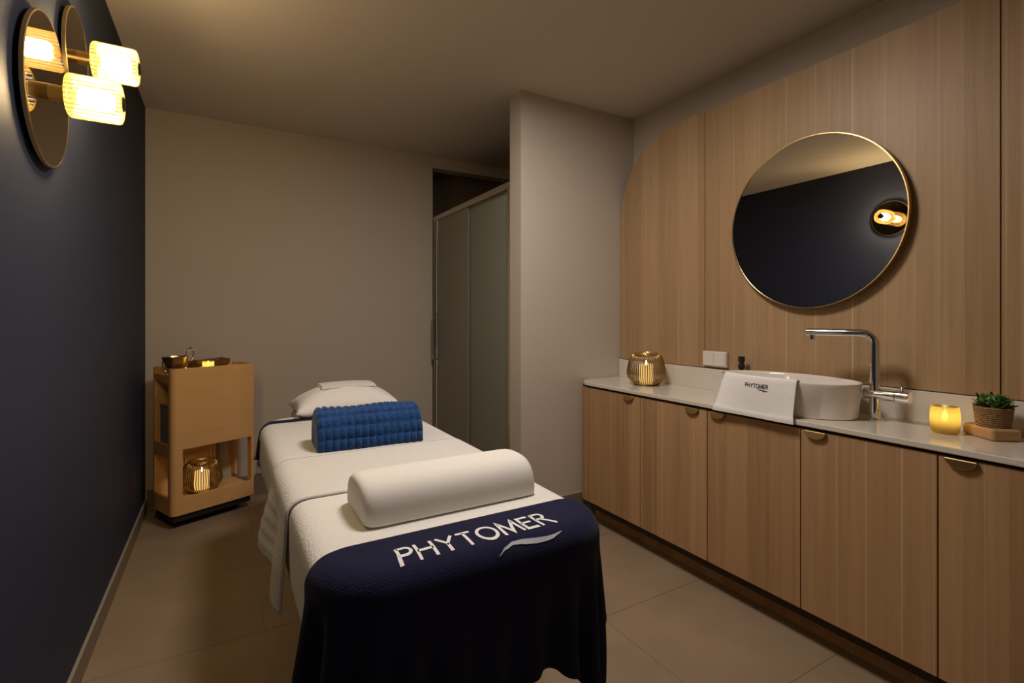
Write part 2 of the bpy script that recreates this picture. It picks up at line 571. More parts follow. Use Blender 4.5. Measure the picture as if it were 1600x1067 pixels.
def ribbon(bm, pts, half, place, sub=0.12, vert=False):
    """flat stroke of half-width `half` in letter units, mapped through place(a, b) -> Vector"""
    P = []
    for a, b2 in zip(pts[:-1], pts[1:]):
        L = math.hypot(b2[0] - a[0], b2[1] - a[1])
        k = max(1, int(L / sub))
        for i in range(k):
            P.append((a[0] + (b2[0] - a[0]) * i / k, a[1] + (b2[1] - a[1]) * i / k))
    P.append(pts[-1])
    closed = math.hypot(pts[0][0] - pts[-1][0], pts[0][1] - pts[-1][1]) < 1e-6
    prev = None
    n_ = len(P)
    for i, p in enumerate(P):
        if closed:
            q0, q1 = P[i - 1] if i else P[-2], P[(i + 1) % n_] if i < n_ - 1 else P[1]
        else:
            q0, q1 = P[max(i - 1, 0)], P[min(i + 1, n_ - 1)]
        d0 = Vector((p[0] - q0[0], p[1] - q0[1])); d1 = Vector((q1[0] - p[0], q1[1] - p[1]))
        if d0.length < 1e-9: d0 = d1
        if d1.length < 1e-9: d1 = d0
        d0.normalize(); d1.normalize()
        t = (d0 + d1)
        t = t.normalized() if t.length > 1e-6 else d1
        nrm = Vector((0, 1)) if vert else Vector((-t.y, t.x))
        c = 1.0 if vert else max(0.45, nrm.dot(Vector((-d1.y, d1.x))))
        h = half(i / (n_ - 1)) if callable(half) else half
        h = h / c
        cur = (bm.verts.new(place(p[0] + nrm.x * h, p[1] + nrm.y * h)), bm.verts.new(place(p[0] - nrm.x * h, p[1] - nrm.y * h)))
        if prev:
            bm.faces.new((prev[0], prev[1], cur[1], cur[0]))
        prev = cur

# ================================================================== THE ROOM
def add_struct(name, bm, m, **k):
    return struct(obj(name, bm, m, **k))

# floor with separate tiles on a grout bed
fl = add_struct('floor', bx(XL - .1, XR + .1, YR - .1, YB + .45, -0.10, -0.0018), 'grout')
TS = 0.633
xs = [0.150 + TS * k for k in range(-1, 5)]
ys = [1.03 + TS * k for k in range(-4, 6)]
for x in xs:
    for y in ys:
        a0, a1 = max(x + .001, XL), min(x + TS - .001, XR)
        b0, b1 = max(y + .001, YR), min(y + TS - .001, YB)
        if a1 - a0 < .02 or b1 - b0 < .02:
            continue
        obj('tile', bx(a0, a1, b0, b1, -0.0018, 0.0), 'tile', fl, bevel=.0006, seg=1)

add_struct('ceiling', bx(XL - .1, XR + .1, YR - .1, YB + .45, ZC, ZC + .1), 'ceil')
add_struct('wall_left', bx(XL - .1, XL, YR - .1, YB + .1, 0, ZC), 'navy_wall')
add_struct('wall_right', bx(XR, XR + .1, YR - .1, YB + .45, 0, ZC), 'paint')
add_struct('wall_rear', bx(XL, XR, YR - .1, YR, 0, ZC), 'paint')
bm = bx(XL, 1.573, YB, YB + .12, 0, ZC)
box(bm, 1.573, XR, YB, YB + .12, 2.596, ZC)
add_struct('wall_back', bm, 'paint')
bm = bx(1.573, XR, YB + .30, YB + .40, 0, ZC)
box(bm, 1.50, 1.573, YB + .12, YB + .40, 0, ZC)
add_struct('wall_shower', bm, 'shower_wall')
add_struct('wall_partition', bx(XP, XR, YP0, YP1, 0, ZC), 'paint')

def skirting(name, x0, x1, y0, y1, h, along):
    o = add_struct(name, bx(x0, x1, y0, y1, 0, h - .006), 'skirt')
    obj('top_trim', bx(x0, x1, y0, y1, h - .006, h), 'skirt_top', o)
skirting('baseboard_left', XL, XL + .010, YR, YB - .01, .092, 'y')
skirting('baseboard_back', XL + .01, 1.573, YB - .010, YB, .155, 'x')
skirting('baseboard_partition', XP, 2.08, YP0 - .010, YP0, .155, 'x')

# ------------------------------------------------------------------ wood wall cladding: three panels, far top corner rounded
clad = thing('wall_cladding', 'tall ash-look wooden wall cladding of flat panels behind the mirror and worktop', 'wall panel', (XPAN, 1.4, 0.96))
def pan(pts, th):
    return prism([(y - 1.4, z - 0.96) for y, z in pts], 0, th, plane='yz')
ZT, R = 2.474, 0.50
g = 0.002
ZB0 = 1.012
p1 = [(1.90 + g, ZB0), (2.592, ZB0)] + [(2.592 - R + R * math.cos(a), ZT - R + R * 1.0 * math.sin(a)) for a in [PI / 2 * k / 20 for k in range(21)]] + [(1.90 + g, ZT)]
obj('panel', pan(p1, .02), 'wood_panel', clad, bevel=.001)
p2 = [(.652 + g, ZB0), (1.90 - g, ZB0), (1.90 - g, ZT), (.652 + g, ZT)]
obj('panel', pan(p2, .02), 'wood_panel', clad, bevel=.001)
p3 = [(.10, ZB0), (.652 - g, ZB0), (.652 - g, ZT), (.10, ZT)]
obj('panel', pan(p3, .02), 'wood_panel', clad, bevel=.001)
core = [(.10, .90), (2.585, .90)] + [(2.585 - R + (R - .004) * math.cos(a), ZT - R + (R - .004) * math.sin(a)) for a in [PI / 2 * k / 20 for k in range(21)]] + [(.10, ZT - .004)]
obj('core', prism([(y - 1.4, z - .96) for y, z in core], .02, XR - XPAN, plane='yz'), 'carcass', clad)

# ------------------------------------------------------------------ base cabinets
seams = [2.460, 2.013, 1.574, 1.133, 0.694, 0.254]
DB, DT = 0.141, 0.856
lab = ['pale wood base cabinet farthest from camera, under the ribbed lantern',
       'pale wood base cabinet between lantern and white hand towel',
       'pale wood base cabinet under the draped white hand towel',
       'wide-looking pale wood base cabinet beneath the chrome tap',
       'nearest pale wood base cabinet, beneath the small potted plant']
hside = [0, 0, 1, 1, 1]   # 0: pull at near side of the door, 1: at far side
def half_pull():
    b_ = bmesh.new()
    pts = [(.040 * math.cos(a), .030 * math.sin(a)) for a in [PI + PI * k / 16 for k in range(17)]]
    prism(pts, -.014, 0.0, b_, plane='yz')
    me = bpy.data.meshes.new('pull')
    bmesh.ops.recalc_face_normals(b_, faces=b_.faces[:])
    b_.to_mesh(me); b_.free()
    me.materials.append(M['brass'])
    return me
pull = half_pull()
for k in range(5):
    y1, y0 = seams[k], seams[k + 1]
    yc = (y0 + y1) / 2
    t = thing('base_cabinet', lab[k], 'cabinet', (XD, yc, 0), 0, 'ash-look base cabinets in a row')
    hw = (y1 - y0) / 2
    obj('body', bx(.021, .385, -hw + .0005, hw - .0005, .10, .866), 'carcass', t)
    d = obj('door', bx(0, .019, -hw + .0022, hw - .0022, DB, DT), 'wood', t, bevel=.0012)
    hy_ = (-hw + .085) if hside[k] == 0 else (hw - .06)
    h = obj('handle', pull, None, d, loc=(0.0, hy_, DT + .001))
    h.modifiers.new('bevel', 'BEVEL').width = .002
# rounded end filler by the partition
t = thing('cabinet_end', 'narrow rounded pale wood end panel closing the cabinet row by the partition', 'cabinet end', (XD, 2.5, 0))
rr = .11
out = [(0, -.038), (0, .10 - rr + .0)] + []
pts = [(0.0, -.0378)] + [(rr - rr * math.cos(a), -.012 + rr * math.sin(a)) for a in [PI / 2 * k / 14 for k in range(15)]] + [(.385, .098), (.385, -.0378)]
obj('end_panel', prism(pts, DB, DT), 'wood', t)
obj('core', prism([(a + .006, b2 - .003) for a, b2 in pts[1:-1]] + [(.38, -.0378), (.02, -.0378)], DT, .866), 'carcass', t)
# plinth
pl = add_struct('trim_1', bx(2.098, 2.12, .254, 2.53, 0, .142), 'wood')
add_struct('trim_2', bx(2.12, XR - .001, 2.50, 2.53, 0, .10), 'carcass')

# worktop with upstand
t = thing('worktop', 'long cream stone worktop with rounded far end and low upstand', 'worktop', (XD, 1.4, 0))
r2 = .15
X0 = -.010
pts = [(X0, .25 - 1.4)] + [(X0 + r2 - r2 * math.cos(a), 2.596 - 1.4 - r2 + r2 * math.sin(a)) for a in [PI / 2 * k / 16 for k in range(17)]] + [(XR - .13 - XD, 2.596 - 1.4), (XR - .13 - XD, .25 - 1.4)]
o = obj('slab', prism(pts, .869, ZW), 'stone', t, bevel=.003)
obj('upstand', bx(XPAN - .016 - XD, XPAN - .002 - XD, .25 - 1.4, 2.594 - 1.4, ZW, 1.010), 'stone', t, bevel=.0015)

# ------------------------------------------------------------------ round mirror
MY, MZ, MR = 1.305, 1.738, 0.398
t = thing('round_mirror', 'large round wall mirror with thin brass rim above the basin', 'mirror', (XPAN, MY, MZ), -.0106)
obj('glass', lathe([(0, -.0335), (MR - .004, -.0335), (MR - .004, -.028), (0, -.028)], 96, axis='x'), 'mirror', t)
o = obj('rim', lathe([(MR - .004, -.037), (MR, -.037), (MR, -.012), (MR - .008, -.012), (MR - .008, -.028), (MR - .004, -.028), (MR - .004, -.037)], 96, axis='x'), 'brass', t)
autosmooth(o)
obj('mount', lathe([(0, -.028), (MR * .55, -.028), (MR * .55, 0), (0, 0)], 48, axis='x'), 'black', t)

# ------------------------------------------------------------------ wall sconces
def sconce(loc, R_, label):
    t = thing('wall_sconce', label, 'wall lamp', loc, 0, 'disc wall sconces on the navy wall')
    o = obj('back_plate', lathe([(0, .010), (R_ - .003, .010), (R_, .013), (R_, .019), (R_ - .002, .022), (0, .022)], 96, axis='x'), 'smoked', t)
    autosmooth(o, 30)
    o = obj('plate_rim', lathe([(R_ - .0005, .011), (R_ + .0025, .012), (R_ + .0025, .021), (R_ - .0005, .0225), (R_ - .0005, .011)], 96, axis='x'), 'brass', t)
    autosmooth(o)
    obj('spacer', lathe([(0, 0), (.05, 0), (.05, .0105), (0, .0105)], 32, axis='x'), 'black', t)
    autosmooth(obj('stem', lathe([(0, .021), (.022, .021), (.022, .062), (.017, .064), (.017, .085), (0, .085)], 32, axis='x'), 'brass_dark', t))
    # fluted glass tube
    nf, seg = 28, 28 * 6
    prof = [(.044, .060), (.054, .062), (.060, .068), (.060, .176), (.057, .183), (.050, .187), (.040, .188), (.024, .188)]
    bm = bmesh.new()
    rings = []
    for r, h in prof:
        ring = []
        for k in range(seg):
            a = 2 * PI * k / seg
            rr_ = r + (.0030 if r > .05 else .0012) * abs(math.cos(a * nf / 2)) - .0015
            ring.append(bm.verts.new((h, rr_ * math.sin(a), rr_ * math.cos(a))))
        rings.append(ring)
    for a, b2 in zip(rings[:-1], rings[1:]):
        for k in range(seg):
            k2 = (k + 1) % seg
            bm.faces.new((a[k], a[k2], b2[k2], b2[k]))
    autosmooth(obj('glass_shade', bm, 'ribbed', t), 60)
    autosmooth(obj('bulb', lathe([(0, .086), (.016, .086), (.030, .098), (.030, .152), (.020, .166), (0, .168)], 24, axis='x'), 'bulb', t), 60)
    autosmooth(obj('end_cap', lathe([(0, .182), (.022, .182), (.022, .190), (.016, .193), (0, .193)], 24, axis='x'), 'black', t))
sconce((XL, 1.87, 1.935), .205, 'larger gold disc wall sconce with glowing ribbed glass, nearer the camera')
sconce((XL, 2.19, 2.178), .150, 'smaller gold disc wall sconce with glowing ribbed glass, nearer the ceiling')

# unseen fill light added above the frame to brighten table and room
t = thing('ceiling_fill', 'unseen flat round fill light added between massage table and cabinets', 'fill light', (0.95, 1.54, ZC))
autosmooth(obj('housing', lathe([(0, 0), (.265, 0), (.265, -.030), (.252, -.030), (.252, -.018), (0, -.018)], 64), 'switch', t))
obj('fill_disc', lathe([(.251, -.026), (0, -.026)], 64), 'fill_light', t)

# ------------------------------------------------------------------ shower enclosure
XS = 1.598
t = thing('shower_door', 'sliding shower door of two frosted glass panes in aluminium frame', 'shower door', (XS, (YP1 + YB) / 2, 0))
yc = (YP1 + YB) / 2
hl = (YB - YP1) / 2
autosmooth(obj('top_rail', bx(-.022, .022, -hl, hl, 2.125, 2.165), 'alu', t, bevel=.003))
obj('bottom_rail', bx(-.022, .022, -hl, hl, .06, .085), 'alu', t, bevel=.003)
obj('wall_profile', bx(-.020, .020, hl - .030, hl, .085, 2.125), 'chrome', t, bevel=.002)
obj('wall_profile', bx(-.022, .022, -hl, -hl + .035, .085, 2.125), 'alu', t, bevel=.002)
ym = 3.40 - yc
p = obj('glass_panel', bx(.004, .010, -hl + .03, ym + .03, .085, 2.13), 'frost', t)
obj('stile', bx(.000, .014, ym - .001, ym + .034, .085, 2.128), 'alu', p, bevel=.002)
p = obj('glass_panel', bx(-.012, -.006, ym - .02, hl - .075, .085, 2.13), 'frost', t)
obj('stile', bx(-.017, -.001, hl - .085, hl - .048, .085, 2.128), 'chrome', p, bevel=.002)
hz = 1.13
obj('handle', tube([(-.015, hl - .085, hz + .19), (-.052, hl - .085, hz + .19), (-.052, hl - .085, hz - .19), (-.015, hl - .085, hz - .19)], .008, 10), 'chrome', p)
tag(obj('shower_tray', bx(XS - .03, XR - .002, YP1 + .002, YB + .298, 0.0005, .06), 'tray', bevel=.006), 'low shower tray behind the frosted sliding door', 'shower tray')

# ================================================================== MASSAGE TABLE
cxT, cyT = (BX0 + BX1) / 2, (BY0 + BY1) / 2
t = thing('massage_table', 'padded massage table under white covers on a central pedestal', 'massage table', (cxT, cyT, 0))
def rrect(hx, hy, r, n_=8):
    out = []
    for sx_, sy_, a0 in ((1, 1, 0), (-1, 1, 90), (-1, -1, 180), (1, -1, 270)):
        for k in range(n_ + 1):
            a = math.radians(a0 + 90 * k / n_)
            out.append((sx_ * (hx - r) + r * math.cos(a), sy_ * (hy - r) + r * math.sin(a)))
    return out
o = obj('padded_top', prism(rrect((BX1 - BX0) / 2 - .004, (BY1 - BY0) / 2 - .004, .145), BZ - BT + .004, BZ - .003), 'vinyl', t, bevel=.03, seg=4)
obj('frame', bx(-.30, .30, -.80, .80, BZ - BT - .05, BZ - BT + .004), 'switch', t, bevel=.01)
obj('column', bx(-.16, .16, -.45, .45, .08, BZ - BT - .05), 'switch', t, bevel=.02)
obj('base', bx(-.24, .24, -.62, .62, .0, .08), 'switch', t, bevel=.02)
obj('headrest', prism([(a, b2 + (BY1 + .17 - cyT)) for a, b2 in rrect(.20, .155, .08)], BZ - .055, BZ + .005), 'vinyl', t, bevel=.02, seg=3)

# white sheet over the whole top
Gs = drape(BX0 - .20, BX1 + .20, 1.155, BY1 + .02, .022, .004, steps=170, iters=9, seed=1)
tag(cloth_obj('bed_sheet', Gs, 'sheet', thick=.004), 'white terry sheet covering the massage table, showing beside the bolster', 'sheet')

# head towel with navy band
HY0, HY1 = 2.062, 2.93
Gh = drape(BX0 - .15, BX1 + .15, HY0, HY1, .020, .013, steps=150, iters=9, seed=2)
o = tag(cloth_obj('head_towel', Gh, 'towel', thick=.004), 'white towel with thin navy stripe across the head of the table', 'towel')
def strip_on(G, v0, v1, m, name, parent, offs, n_=160, kind='v', u0=0.0, u1=1.0):
    bm = bmesh.new()
    prev = None
    up = 1.0
    for k in range(n_ + 1):
        u = u0 + (u1 - u0) * k / n_
        row = []
        for v in (v0, (v0 + v1) / 2, v1):
            p, nn = on_grid(G, u, v) if kind == 'v' else on_grid(G, v, u)
            row.append(bm.verts.new(Vector(p) + Vector(nn) * offs))
        if prev:
            for a in range(2):
                bm.faces.new((prev[a], prev[a + 1], row[a + 1], row[a]))
        prev = row
    return obj(name, bm, m, parent, smooth=True)
vb = (2.775 - HY0) / (HY1 - HY0)
strip_on(Gh, vb, vb + .070 / (HY1 - HY0), 'navy', 'navy_stripe', o, .0062)

# folded blanket across the middle, hanging long on the left
Gb = drape(BX0 - .300, BX1 + .30, 1.60, 2.055, .018, .019, steps=260, iters=10, seed=5, jitter=.006)
hang = np.clip(BZ - .06 - Gb[..., 2], 0, None) * (Gb[..., 0] < cxT)
vv = np.linspace(0, 1, Gb.shape[1])[None, :]
ii = np.arange(Gb.shape[0])[:, None]
Gb[..., 0] -= hang * (.06 + .09 * vv) + .016 * np.sin(vv * 9.0) * np.minimum(1, hang / .15)
Gb[..., 0] += .0035 * np.sin(ii * 2.1) * (vv > .55) * np.minimum(1, hang / .05)
Gb[..., 2] += hang * .25 * vv
o = tag(cloth_obj('blanket', Gb, 'towel', thick=.011, inward=True), 'thick white waffle-edged blanket laid across the table, hanging far down its left side', 'blanket')
# navy logo towel over the foot end
NX0, NX1, NY0, NY1 = BX0 - .20, BX1 + .22, BY0 - .285, 1.205
Gn = drape(NX0, NX1, NY0, NY1, .015, .016, steps=300, iters=12, seed=9, jitter=.004)
o = tag(cloth_obj('logo_towel', Gn, 'navy', thick=.004), 'dark navy towel with white PHYTOMER lettering draped over the foot end', 'towel')
def place_navy(x, y, off=.0052):
    p, nn = on_grid(Gn, (x - NX0) / (NX1 - NX0), (y - NY0) / (NY1 - NY0))
    return Vector(p) + Vector(nn) * off
ss, wd = strokes('PHYTOMER')
TX0, TX1, TB, TH = 0.343, 0.752, 1.064, 0.064
sc_x = (TX1 - TX0) / wd
bm = bmesh.new()
for s in ss:
    ribbon(bm, s, .075, lambda a, b2: place_navy(TX0 + a * sc_x, TB + .012 * a / wd + b2 * TH))
obj('lettering', bm, 'print_white', o)['label'] = 'white PHYTOMER lettering'
bm = bmesh.new()
SX0, SX1 = .560, .742
sw = [(0, -.034), (.10, -.023), (.24, -.016), (.40, -.0175), (.58, -.0215), (.75, -.022), (.88, -.019), (1.0, -.013)]
ribbon(bm, sw, lambda q: .0008 + .0046 * math.sin(PI * min(1, q * .98 + .01)) ** 1.1, lambda a, b2: place_navy(SX0 + a * (SX1 - SX0), TB + b2), sub=.04, vert=True)
obj('swoosh', bm, 'print_grey', o)['label'] = 'grey swoosh under the lettering'

# ------------------------------------------------------------------ white bolster (half round)
ZS = BZ + .010
t = thing('bolster', 'white half-round knee bolster lying across the lower part of the table', 'bolster', (.577, 1.405, ZS))
prof = []
for k in range(33):
    a = PI * k / 32
    cy_, sy_ = math.cos(a), math.sin(a)
    prof.append((.118 * math.copysign(abs(cy_) ** .72, cy_), .010 + .100 * abs(sy_) ** .82))
prof += [(-.118, .003), (-.108, 0), (.108, 0), (.118, .003)]
bm = bmesh.new()
secs = []
for x, s in ((-.264, .0), (-.264, .74), (-.261, .86), (-.254, .935), (-.242, .98), (-.222, 1), (.222, 1), (.242, .98), (.254, .935), (.261, .86), (.264, .74), (.264, .0)):
    if s == 0:
        secs.append([bm.verts.new((x, 0, .045))])
    else:
        secs.append([bm.verts.new((x, a * s, .045 + (b2 - .045) * s)) for a, b2 in prof])
for A, B in zip(secs[:-1], secs[1:]):
    n_ = len(prof)
    for k in range(n_):
        k2 = (k + 1) % n_
        if len(A) == 1:
            bm.faces.new((A[0], B[k], B[k2]))
        elif len(B) == 1:
            bm.faces.new((A[k], A[k2], B[0]))
        else:
            bm.faces.new((A[k], A[k2], B[k2], B[k]))
autosmooth(obj('cover', bm, 'bolster', t), 75)

# ------------------------------------------------------------------ blue plush cushion
t = thing('plush_cushion', 'royal blue quilted plush roll cushion on the massage table', 'cushion', (.545, 2.19, BZ + .018), math.radians(-2))
nc, nr = 15, 9
AL = []
for k in range(401):
    a = PI * k / 400
    ca, sa = math.cos(a), math.sin(a)
    AL.append((-.108 * math.copysign(abs(ca) ** .80, ca), .148 * abs(sa) ** .72))
cum = [0.0]
for p_, q_ in zip(AL[:-1], AL[1:]):
    cum.append(cum[-1] + math.hypot(q_[0] - p_[0], q_[1] - p_[1]))
q = 7
bm = bmesh.new()
L = .435
rows = []
for i in range(nc * q + 1):
    x = -L / 2 + L * i / (nc * q)
    row = []
    for j in range(nr * q + 1):
        f = j / (nr * q)
        y = float(np.interp(f * cum[-1], cum, [p_[0] for p_ in AL]))
        z = float(np.interp(f * cum[-1], cum, [p_[1] for p_ in AL]))
        b1 = abs(math.sin(PI * i / q)) ** .55
        b2 = abs(math.sin(PI * j / q)) ** .55
        bump = .013 * b1 * b2 * (.75 + .5 * math.sin(12.9 * (i // q) + 78.2 * (j // q)) ** 2) + .0012 * math.sin(37 * i + 91 * j)
        e = min(i, nc * q - i) / q
        endk = min(1, .93 + .07 * min(1, e / .6))
        ln = math.hypot(y / .105 ** 2, (z + .02) / .155 ** 2)
        ny_, nz_ = (y / .105 ** 2) / ln, ((z + .02) / .155 ** 2) / ln
        row.append(bm.verts.new((x, (y + ny_ * bump) * endk, max(0, (z + nz_ * bump) * endk))))
    rows.append(row)
for A, B in zip(rows[:-1], rows[1:]):
    for j in range(nr * q):
        bm.faces.new((A[j], B[j], B[j + 1], A[j + 1]))
bm.faces.new(rows[0]); bm.faces.new(rows[-1][::-1])
bm.faces.new([r_[0] for r_ in rows] + [r_[-1] for r_ in rows[::-1]])
obj('quilted_cover', bm, 'blue', t, smooth=False)
for p in t.children[0].data.polygons:
    p.use_smooth = len(p.vertices) == 4
obj('hem', bx(-.212, .212, -.107, .107, -.0005, .008), 'blue_base', t, bevel=.003)

# ------------------------------------------------------------------ pillow and folded cloth on it
t = thing('pillow', 'plump white pillow at the head of the massage table', 'pillow', (.612, 2.985, BZ + .021))
n_ = 34
def pillow_half(sgn):
    G = np.zeros((n_ + 1, n_ + 1, 3))
    for i in range(n_ + 1):
        for j in range(n_ + 1):
            u, v = -1 + 2 * i / n_, -1 + 2 * j / n_
            k = (max(0, 1 - abs(u) ** 2.6) ** .55) * (max(0, 1 - abs(v) ** 2.6) ** .55)
            pin = 1 - .07 * (1 - abs(u)) * abs(v) - 0
            x = .285 * u * (1 - .06 * (1 - v * v))
            y = .185 * v * (1 - .05 * (1 - u * u))
            wr = .004 * math.sin(9 * u + 4 * v) * math.sin(5 * v - 3 * u) * k
            z = .028 + (.120 * k + wr if sgn > 0 else -.028 * min(1, k * 3.5))
            G[i, j] = (x, y, z)
    return G
bm = grid_mesh(pillow_half(1))
bm2 = grid_mesh(pillow_half(-1))
tmp = bpy.data.meshes.new('tmp'); bm2.to_mesh(tmp); bm2.free()
bm.from_mesh(tmp); bpy.data.meshes.remove(tmp)
bmesh.ops.remove_doubles(bm, verts=bm.verts[:], dist=.0005)
obj('pillow_case', bm, 'pillow', t, smooth=True)
t = thing('folded_cloth', 'small folded white cloth lying on top of the pillow', 'cloth', (.622, 2.995, BZ + .166))
bm = bmesh.new()
for z0, sc in ((.0, 1.0), (.007, .97)):
    pts = []
    GX, GY = 16, 8
    top = [[None] * (GY + 1) for _ in range(GX + 1)]
    bot = [[None] * (GY + 1) for _ in range(GX + 1)]
    for i in range(GX + 1):
        for j in range(GY + 1):
            x, y = (-.15 + .30 * i / GX) * sc, (-.09 + .18 * j / GY) * sc
            zz = -.30 * x * x - .55 * y * y + z0
            top[i][j] = bm.verts.new((x, y, zz + .0065)); bot[i][j] = bm.verts.new((x, y, zz))
    for i in range(GX):
        for j in range(GY):
            bm.faces.new((top[i][j], top[i + 1][j], top[i + 1][j + 1], top[i][j + 1]))
            bm.faces.new((bot[i][j], bot[i][j + 1], bot[i + 1][j + 1], bot[i + 1][j]))
    for i in range(GX):
        bm.faces.new((top[i][0], bot[i][0], bot[i + 1][0], top[i + 1][0]))
        bm.faces.new((top[i][GY], top[i + 1][GY], bot[i + 1][GY], bot[i][GY]))
    for j in range(GY):
        bm.faces.new((top[0][j], top[0][j + 1], bot[0][j + 1], bot[0][j]))
        bm.faces.new((top[GX][j], bot[GX][j], bot[GX][j + 1], top[GX][j + 1]))
obj('cloth_layers', bm, 'pillow', t)

# ================================================================== ON THE WORKTOP
# basin
SXC, SYC, SB, SA = 2.170, 1.305, 0.180, 0.300
t = thing('basin', 'oval white ceramic vessel basin on the worktop below the mirror', 'basin', (SXC, SYC, ZW))
prof = [(0, .0), (.925, .0), (.95, .004), (.99, .13), (1.0, .139), (.995, .143), (.975, .141), (.955, .128), (.90, .045), (.78, .024), (.1, .018), (0, .018)]
bm = bmesh.new()
rings = []
for r, h in prof:
    if r == 0:
        rings.append([bm.verts.new((0, 0, h))])
    else:
        rings.append([bm.verts.new((SB * r * math.cos(2 * PI * k / 96), SA * r * math.sin(2 * PI * k / 96), h)) for k in range(96)])
for A, B in zip(rings[:-1], rings[1:]):
    for k in range(96):
        k2 = (k + 1) % 96
        if len(A) == 1:
            bm.faces.new((A[0], B[k2], B[k]))
        elif len(B) == 1:
            bm.faces.new((A[k], A[k2], B[0]))
        else:
            bm.faces.new((A[k], A[k2], B[k2], B[k]))
autosmooth(obj('bowl', bm, 'ceramic', t), 50)
autosmooth(obj('drain', lathe([(.028, .018), (.028, .0205), (.02, .0215), (0, .0215)], 24), 'chrome', t))

# tap
t = thing('basin_tap', 'tall chrome tap with angled spout beside the oval basin', 'tap', (2.235, .982, ZW))
autosmooth(obj('base_ring', lathe([(0, 0), (.030, 0), (.030, .006), (.026, .010), (0, .010)], 32), 'chrome', t))
path = [(0, 0, .008), (0, 0, .18), (0, 0, .30)]
dx, dy = -.20, .98
for k in range(1, 11):
    a = PI / 2 * k / 10
    path.append((dx * .045 * (1 - math.cos(a)), dy * .045 * (1 - math.cos(a)), .30 + .045 * math.sin(a)))
path += [(dx * .12, dy * .12, .345), (dx * .242, dy * .242, .345)]
obj('spout', tube(path, [.020, .0175] + [.0158] * (len(path) - 2), 20), 'chrome', t, smooth=False)
autosmooth(t.children[-1], 50)
obj('aerator', lathe([(0, -.018), (.011, -.018), (.011, 0), (0, 0)], 20, center=(dx * .222, dy * .222, .332)), 'chrome', t)
bm = tube([(0, .036, .105), (0, -.072, .105)], .0225, 28)
autosmooth(obj('mixer_body', bm, 'chrome', t), 50)
autosmooth(obj('control_knob', tube([(0, -.074, .105), (0, -.118, .105)], .0245, 28), 'chrome', t, bevel=.002), 50)
autosmooth(obj('lever', tube([(0, -.092, .126), (.003, -.090, .145), (.006, -.079, .160)], [.006, .005, .004], 10), 'chrome', t), 60)

# hand towel over the basin front
def towel_pt(f, y):
    ys_ = (y - SYC) / SA
    xr = SXC - SB * math.sqrt(max(.02, 1 - ys_ * ys_))
    P = [(xr + .045, .075), (xr + .028, .118), (xr + .016, .146), (xr + .004, .1515), (xr - .008, .147), (xr - .010 + (1.9625 - xr + .010) * .30, .105), (xr - .010 + (1.9625 - xr + .010) * .62, .055), (xr - .010 + (1.9625 - xr + .010) * .90, .016), (1.9620, .005), (1.9585, -.005), (1.958, -.019)]
    u = f * (len(P) - 1)
    i = min(int(u), len(P) - 2)
    a = u - i
    p0, p1, p2, p3 = P[max(i - 1, 0)], P[i], P[i + 1], P[min(i + 2, len(P) - 1)]
    def cr(c):
        return .5 * (2 * p1[c] + (p2[c] - p0[c]) * a + (2 * p0[c] - 5 * p1[c] + 4 * p2[c] - p3[c]) * a * a + (3 * p1[c] - p0[c] - 3 * p2[c] + p3[c]) * a ** 3)
    return cr(0), cr(1)
G = np.zeros((61, 33, 3))
for i in range(61):
    for j in range(33):
        f = i / 60
        v = j / 32
        x, z = towel_pt(f, 1.160 + .345 * v)
        widen = 0
        y = 1.160 + .345 * v + (v - .5) * .05 * max(0, f - .3)
        G[i, j] = (x - .002 * math.sin(v * 9) * f, y, ZW + z)
ht = cloth_obj('hand_towel', G, 'pillow', thick=.003, sub=1)
tag(ht, 'white hand towel with black PHYTOMER print hanging over the basin edge', 'hand towel')
def place_hand(f, v, off=.0045):
    p, nn = on_grid(G, f, v)
    nn = nn if nn[0] < 0 else -nn
    return Vector(p) + Vector(nn) * off
bm = bmesh.new()
for s in ss:
    ribbon(bm, s, .085, lambda a, b2: place_hand(.50 - b2 * .038, .60 - a / wd * .30))
obj('print', bm, 'print_black', ht)
bm = bmesh.new()
ribbon(bm, [(k / 12, .03 * math.sin(2 * PI * k / 12)) for k in range(13)], lambda q: .004 + .03 * math.sin(PI * q), lambda a, b2: place_hand(.515 - b2 * .15, .43 - a * .13), sub=.05)
obj('swoosh', bm, 'print_black', ht)

# socket / switch plate
t = thing('light_switch', 'double white light switch on the cladding above the upstand', 'light switch', (XPAN, 1.822, 1.066))
obj('housing', bx(-.024, -.0005, -.078, .074, -.042, .042), 'switch', t, bevel=.003)
for y0, y1 in ((-.072, -.003), (.000, .069)):
    obj('rocker', bx(-.028, -.023, y0, y1, -.036, .036), 'switch', t, bevel=.002)

# dark bottle behind the basin
t = thing('pump_bottle', 'small dark bottle with black cap standing behind the basin', 'bottle', (2.322, 1.630, ZW - .0))
autosmooth(obj('bottle_body', lathe([(0, 0), (.026, 0), (.028, .004), (.028, .115), (.022, .130), (.012, .138), (.012, .146), (0, .146)], 28), 'amber_bottle', t), 40)
autosmooth(obj('cap', lathe([(.0, .145), (.0165, .145), (.0165, .164), (.011, .169), (.0135, .176), (.0165, .182), (.0165, .205), (.0, .206)], 24), 'black', t), 40)

